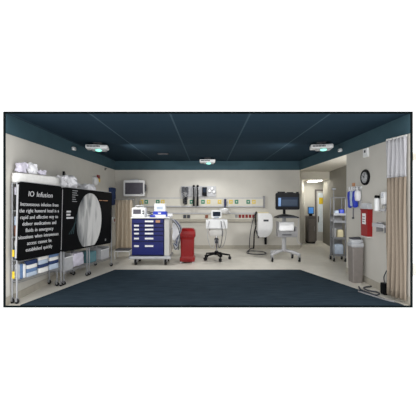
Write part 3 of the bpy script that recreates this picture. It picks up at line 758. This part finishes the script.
b = nb(); box(b, X(275.4, EY)-EX, X(294, EY)-EX, -.24, -.055, ez(236), ez(230.5), .008); box(b, X(275.4, EY)-EX, X(276.3, EY)-EX, -.2, -.055, ez(230.5), ez(221)); box(b, X(292.8, EY)-EX, X(294, EY)-EX, -.2, -.055, ez(230.5), ez(226)); dro = obj('drawer', b, 'grey', t)
obj('drawer_pull', box(nb(), -.1, .1, -.25, -.2405, ez(234), ez(233)), 'dgrey', dro)
b = nb(); soft(b, X(276.6, EY)-EX, X(291.4, EY)-EX, -.23, -.056, ez(230.3), ez(221.3), .01, .14, 5, 31); obj('printer', b, 'white', t, True)
b = nb()
tube(b, [(X(269.5, EY)-EX, -.22, .15), (-.17, -.08, .19), (0, .0, .22), (.17, -.08, .19), (.29, -.22, .15)], .035, 10)
tube(b, [(-.25, .2, .15), (-.12, .07, .19), (0, .0, .22), (.13, .07, .19), (.25, .2, .15)], .032, 10)
obj('base', b, 'lgrey', t, True)
for (x, y) in ((X(270.2, EY)-EX+.0, -.21), (.28, -.21), (-.24, .19), (.24, .19)): caster(None, x, y, .048, t)
b = nb(); tube(b, [(.28, .02, ez(217)), (.34, .05, .9), (.31, .05, .45), (.4, .0, .35)], .009); obj('cord', b, 'lgrey', t)

# ------------------------------------------------------------------ hall
KY = 9.35
t = thing('kiosk_cabinet', 'tall grey cabinet standing in the hall beside the glass door', 'cabinet', (X(312, KY), KY, 0))
obj('body', box(nb(), -.115, .12, 0, .3, .04, Z(216, KY), .01), 'kiosk', t); obj('plinth', box(nb(), -.1, .105, .02, .28, 0, .0395), 'black', t)
obj('door', box(nb(), -.1, .105, -.012, -.0005, .08, Z(219, KY)), 'bingrey', t); obj('handle', box(nb(), .07, .08, -.026, -.0125, .4, .55), 'steel', t)
t = thing('tablet_screen', 'small lit blue screen on top of the grey hall cabinet', 'screen', (X(311.6, KY), KY+.1, Z(216, KY)+.0005))
obj('stand', box(nb(), -.05, .05, -.04, .04, 0, .05, .006), 'black', t)
b = nb(); prism(b, rrect(-.09, .1, .0505, .285, .015), -.03, .0); obj('housing', b, 'dgrey', t); obj('display', box(nb(), -.07, .08, -.034, -.0303, .08, .265), 'bluescreen', t)

HX, HY = 2.895, 6.55
t = thing('wire_cart', 'tall steel supply cart with shelves standing in the hall opening', 'cart', (HX, HY, 0), R(-8))
for x in (-.12, .12):
    for y in (-.0, .27):
        b = nb(); rod(b, (x, y, .10), (x, y, 1.36), .012); obj('post', b, 'cartsteel', t); caster(None, x, y, .042, t)
for z in (.13, .50, .86, 1.02):
    b = nb(); box(b, -.13, .13, -.01, .28, z-.01, z, .003); box(b, -.13, .13, -.016, -.01, z-.01, z+.04); obj('shelf', b, 'cartsteel', t)
obj('back_panel', box(nb(), -.12, .12, .262, .28, .14, 1.0), 'grey', t)
b = nb(); tube(b, [(-.12, 0, 1.36), (-.12, 0, 1.4), (.12, 0, 1.4), (.12, 0, 1.36)], .012, smooth=False); tube(b, [(-.12, .27, 1.36), (-.12, .27, 1.4), (.12, .27, 1.4), (.12, .27, 1.36)], .012, smooth=False); obj('top_hoop', b, 'cartsteel', t)
b = nb(); rod(b, (-.07, .2, 1.02), (-.07, .2, 1.6), .009); rod(b, (-.11, .2, 1.6), (-.03, .2, 1.6), .022); obj('drip_pole', b, 'cartsteel', t)
def oncart(name, x, y, z, w, dp, h, m, label, cat, soft_=True, seed=1):
    b = nb()
    if soft_: soft(b, -w/2, w/2, -dp/2, dp/2, 0, h, .012, .3, 4, seed)
    else: box(b, -w/2, w/2, -dp/2, dp/2, 0, h, .01)
    mt = Matrix.Translation((HX, HY, 0)) @ Matrix.Rotation(R(-8), 4, 'Z')
    tag(obj(name, b, m, None, soft_), label, cat, None, mt @ Vector((x, y, z+.001)), R(-8))
oncart('supply_pack', .055, .08, 1.02, .1, .14, .13, 'bblue', 'bright blue pack on the highest shelf of the hall supply cart', 'pack')
oncart('plastic_bag', -.055, .07, 1.02, .09, .12, .10, 'pale', 'pale blue-white bag beside the bright blue pack on the hall supply cart', 'bag', True, 4)
oncart('supply_pack', .03, .09, .50, .12, .14, .2, 'cream', 'pale yellow pack on the middle shelf of the hall supply cart', 'pack', True, 5)
oncart('carton', -.07, .16, .50, .07, .1, .22, 'lgrey', 'grey box left of the pale yellow pack on the hall supply cart', 'box', False)
oncart('plastic_bag', .0, .12, .13, .19, .2, .24, 'pale', 'pale blue bag filling the lowest shelf of the hall supply cart', 'bag', True, 6)

# ------------------------------------------------------------------ right wall
def rw(u, v):
    d = 774/(u-207); return Vector((HR, d, Z(v, d)))
RR = R(-90)
def disc(bm, r, y0, y1, seg=32, c=(0, 0)): return rod(bm, (c[0], y0, c[1]), (c[0], y1, c[1]), r, seg=seg)
t = thing('wall_clock', 'round black-rimmed clock high on the right wall', 'clock', rw(366, 177.4), RR)
b = nb(); lathe(b, [(.09, 0), (.125, 0), (.127, .02), (.121, .032), (.093, .028), (.088, .02)], 40)
bmesh.ops.rotate(b, cent=(0, 0, 0), matrix=Matrix.Rotation(R(90), 3, 'X'), verts=b.verts); obj('rim', b, 'black', t, False)
obj('face', disc(nb(), .088, -.031, -.022), 'lgrey', t)
b = nb()
for i in range(12):
    a = R(30*i); box(b, -.004, .004, -.0325, -.0312, .064, .08, mtx=Matrix.Rotation(a, 4, 'Y'))
obj('hour_marks', b, 'black', t)
b = nb(); box(b, -.006, .006, -.034, -.033, -.01, .045, mtx=Matrix.Rotation(R(-55), 4, 'Y')); obj('hour_hand', b, 'black', t)
b = nb(); box(b, -.004, .004, -.036, -.0345, -.015, .068, mtx=Matrix.Rotation(R(20), 4, 'Y')); obj('minute_hand', b, 'black', t)

# blue bags on a wall rack
p = rw(357.6, 196.5)
t = thing('wall_rack', 'white wall rack holding blue bags, left of the red sharps box', 'rack', p, RR)
obj('rail', box(nb(), -.16, .16, -.03, 0, .13, .17, .005), 'white', t)
for x in (-.13, -.045, .04, .125):
    b = nb(); tube(b, [(x, -.03, .15), (x, -.08, .15), (x, -.095, .17)], .008); obj('hook', b, 'steel', t)
obj('back_board', box(nb(), -.15, .15, -.008, 0, -.19, .125), 'offwhite', t)
for k, (x, z0, m, lb) in enumerate(((-.13, -.20, 'bblue', 'bright blue bag hanging leftmost on the white wall rack'), (-.045, -.17, 'pale', 'pale blue bag hanging second from left on the wall rack'), (.04, -.19, 'bblue', 'bright blue bag hanging third from left on the wall rack'), (.135, -.08, 'bag', 'short white bag hanging rightmost on the wall rack'))):
    t2 = thing('hanging_bag', lb, 'bag', p, RR, 'bags on the wall rack')
    b = nb(); soft(b, x-.04, x+.04, -.10, -.03, z0, .10, .010, .35, 5, 40+k); obj('pouch', b, m, t2, True)
    b = nb(); tube(b, [(x-.02, -.07, .09), (x-.01, -.085, .158), (x+.01, -.085, .158), (x+.02, -.07, .09)], .006); obj('loop', b, 'white', t2)
t = thing('tubing', 'thin grey tube hanging below the bright blue bags on the right wall', 'tube', p+Vector((.003, 0, 0)), RR)
b = nb(); tube(b, [(-.13, -.013, -.205), (-.135, -.013, -.29), (-.13, -.013, -.36)], .013); obj('hose', b, 'grey', t); b = nb(); rod(b, (-.13, -.018, -.36), (-.13, -.018, -.39), .018); obj('tip', b, 'dgrey', t)
o = tag(obj('flower_tag', box(nb(), -.16, -.08, -.02, -.0, .18, .24, .006), 'amber'), 'small amber tag above the blue bags on the right wall', 'tag', None, p, RR)

# sharps container
p = Vector((HR, 4.775, Z(236, 4.775)))
t = thing('sharps_container', 'red sharps container with a clear lid on the right wall', 'sharps bin', p, RR)
obj('bracket', box(nb(), -.10, .10, -.085, 0, -.02, -.0005, .004), 'offwhite', t)
b = nb(); prism(b, [(-.095, 0), (.095, 0), (.105, .43), (-.105, .43)], -.08, -.0); obj('bin', b, 'red', t)
lbp = obj('warning_label', box(nb(), -.05, .05, -.085, -.0805, .19, .36), 'white', t)
b = nb()
for i in range(3): box(b, -.035, .035, -.087, -.0852, .22+.04*i, .232+.04*i)
obj('label_lines', b, 'dgrey', lbp)
b = nb(); prism(b, [(-.105, .4305), (.105, .4305), (.08, .52), (-.07, .52)], -.075, -.005); obj('lid', b, 'clear', t)
obj('lid_rim', box(nb(), -.11, .11, -.086, 0, .415, .4303), 'dred', t)

# dispensers
p = Vector((HR+.003, 4.44, Z(203, 4.44)))
t = thing('soap_dispenser', 'white bottle dispenser with a dark cap on the right wall', 'dispenser', p, RR)
obj('holder', box(nb(), -.04, .04, -.03, 0, -.13, .1, .008), 'offwhite', t)
b = nb(); lathe(b, [(.033, -.12), (.038, -.1), (.038, .06), (.025, .075)], 20, (0, -.066, 0)); obj('bottle', b, 'white', t, True)
b = nb(); lathe(b, [(.036, .0755), (.036, .10), (.025, .115)], 18, (0, -.066, 0)); obj('cap', b, 'black', t)
p = Vector((HR, 4.285, Z(200, 4.285)))
t = thing('glove_dispenser', 'white and grey dispenser right of the bottle on the right wall', 'dispenser', p, RR)
obj('case', box(nb(), -.05, .05, -.075, 0, -.06, .12, .015), 'white', t); obj('drip_tray', box(nb(), -.05, .05, -.085, 0, -.16, -.125, .008), 'lgrey', t)
b = nb(); box(b, -.035, .035, -.02, 0, -.125, -.06); obj('spine', b, 'lgrey', t); obj('nozzle', box(nb(), -.015, .015, -.065, -.03, -.08, -.0605), 'grey', t)
obj('top_window', box(nb(), -.035, .035, -.079, -.0755, .03, .1), 'clear', t)

# steel wall shelf
p = Vector((HR, 4.29, Z(226, 4.29)))
t = thing('wall_shelf', 'steel tray shelf on the right wall by the tan curtain', 'shelf', p, RR)
b = nb(); box(b, -.15, .14, -.13, -.0, -.01, .01, .004); box(b, -.15, .14, -.136, -.13, -.02, .035); box(b, -.156, -.15, -.13, -.0, -.02, .035); obj('tray', b, 'lgrey', t)
for x in (-.11, .09):
    b = nb(); prism(b, [(0, -.011), (.008, -.011), (.008, -.09), (0, -.09)], -.10, 0); bmesh.ops.translate(b, vec=(x, 0, 0), verts=b.verts); obj('bracket', b, 'grey', t)
tag(obj('instrument_dish', lathe(nb(), [(.03, 0), (.045, .03), (.05, .035)], 20), 'chrome', None, True), 'small shiny dish on the steel wall shelf', 'dish', None, (HR-.065, p.y+.07, p.z+.011))
# small sign under the band
t = thing('wall_label', 'small white box high on the right wall under the dark band', 'wall box', rw(366.8, 151.5), RR)
obj('cover', box(nb(), -.07, .07, -.03, 0, -.09, .05, .006), 'white', t); obj('button', box(nb(), -.02, .02, -.036, -.0305, -.02, .02), 'dgrey', t)

# grey trash bin
TY = 4.93
t = thing('trash_bin', 'grey open trash bin with a clear liner below the sharps container', 'bin', (2.44, TY, 0))
obj('body', frust(nb(), [(.0, .078, .082), (.02, .08, .085), (.62, .094, .095)]), 'bingrey', t)
b = nb(); frust(b, [(.58, .096, .098), (.635, .098, .099), (.645, .094, .094)]); soft(b, -.088, .088, -.09, .09, .64, .70, .03, .2, 5, 51); obj('liner', b, 'clear', t, True)
obj('rim', frust(nb(), [(.60, .099, .101), (.622, .1, .102)]), 'lgrey', t)
b = nb(); soft(b, -.09, .08, -.06, .06, .70, .735, .02, .4, 4, 53); obj('liner_knot', b, 'dgrey', t, True)

# curtain on the right
cp, cq = (2.472, 4.13), (2.548, 3.828)
t, d, n, L = drape('curtain', cp, cq, 0, 0, 4, .03, 'curtain', 'long tan curtain with a white mesh top at the front of the right wall', 'curtain')
sheet(t, 'cloth', d, n, L, .05, 1.64, 5, .033, 'curtain', 0, 14)
sheet(t, 'mesh_top', d, n, L, 1.641, 2.16, 5, .03, 'mesh', 0, 8)
b = nb(); a = d*-.03; q = d*(L+.0)
tube(b, [d*-.0+Vector((0,0,2.165)), d*L+Vector((0,0,2.165))], .014, smooth=False); obj('track', b, 'offwhite', t)
# cables and a black plug by its foot
b = nb(); tube(b, [(2.53, 4.62, fz), (2.38, 4.55, fz), (2.36, 4.42, fz), (2.46, 4.3, fz), (2.36, 4.2, fz), (2.28, 4.42, fz), (2.33, 4.6, fz)], .012)
tag(obj('floor_cable', b, 'dgrey'), 'dark cable lying on the beige floor by the foot of the right curtain', 'cable')
b = nb(); tube(b, [(2.2, 4.36, fz), (2.3, 4.14, fz), (2.38, 3.98, fz), (2.44, 3.9, fz)], .013)
tag(obj('floor_hose', b, 'grey'), 'grey hose lying on the floor in front of the right curtain', 'hose')
t = thing('power_adapter', 'black power adapter standing against the right wall beside the curtain', 'adapter', (2.53, 4.27, 0), RR)
obj('block', box(nb(), -.05, .05, -.04, .04, 0, .16, .012), 'black', t); b = nb(); tube(b, [(0, 0, .16), (-.02, .0, .24), (.0, .03, .34)], .008); obj('lead', b, 'dgrey', t)

# ------------------------------------------------------------------ light
def area(name, loc, rot, sx, sy, power, col=(1, .97, .92)):
    l = bpy.data.lights.new(name, 'AREA'); l.shape = 'RECTANGLE'; l.size = sx; l.size_y = sy; l.energy = power; l.color = col
    o = bpy.data.objects.new(name, l); o.location = loc; o.rotation_euler = rot; C.objects.link(o); return o
def spot(name, loc, target, power, ang, blend=.6, rad=.04, col=(1, .99, .97)):
    l = bpy.data.lights.new(name, 'SPOT'); l.energy = power; l.spot_size = R(ang); l.spot_blend = blend; l.shadow_soft_size = rad; l.color = col
    o = bpy.data.objects.new(name, l); o.location = loc
    o.rotation_euler = (Vector(target)-Vector(loc)).to_track_quat('-Z', 'Y').to_euler(); C.objects.link(o); return o
# the three projectors throw light on the walls opposite and beside them
spot('projector_beam_left', (-1.95, 5.7, HC-.2), (1.1, 8.0, .1), 122, 118, .8)
spot('projector_beam_middle', (0, 7.45, HC-.2), (0, 7.6, -1.2), 35, 150)
spot('projector_beam_right', (2.02, 5.6, HC-.2), (-1.0, 8.0, .1), 112, 118, .8)
# added fill light for the hall near its opening; no lamp stands there
area('hall_fill_light', (2.9, 5.56, 1.3), (Vector((.25, 1, .45))).to_track_quat('-Z', 'Y').to_euler(), .3, .3, 11, (1, 1, 1))

w = bpy.data.worlds.new('white_studio'); scene.world = w; w.use_nodes = True
w.node_tree.nodes['Background'].inputs['Color'].default_value = (1, 1, 1, 1)
w.node_tree.nodes['Background'].inputs['Strength'].default_value = 1.75

# ------------------------------------------------------------------ camera
cam = bpy.data.cameras.new('camera'); co = bpy.data.objects.new('camera', cam); C.objects.link(co)
co.location = (0, 0, EYE); co.rotation_euler = (R(90), 0, 0)
cam.sensor_width = 36; cam.sensor_fit = 'HORIZONTAL'; cam.lens = 36*F/416
cam.shift_x = (208-UC)/416; cam.shift_y = -(208-VH)/416
cam.clip_start = .05; cam.clip_end = 100
scene.camera = co
vs_ = scene.view_settings
scene.display_settings.display_device = 'sRGB'
vs_.view_transform = 'Standard'; vs_.look = 'None'; vs_.gamma = 1; vs_.exposure = 0; vs_.use_curve_mapping = False
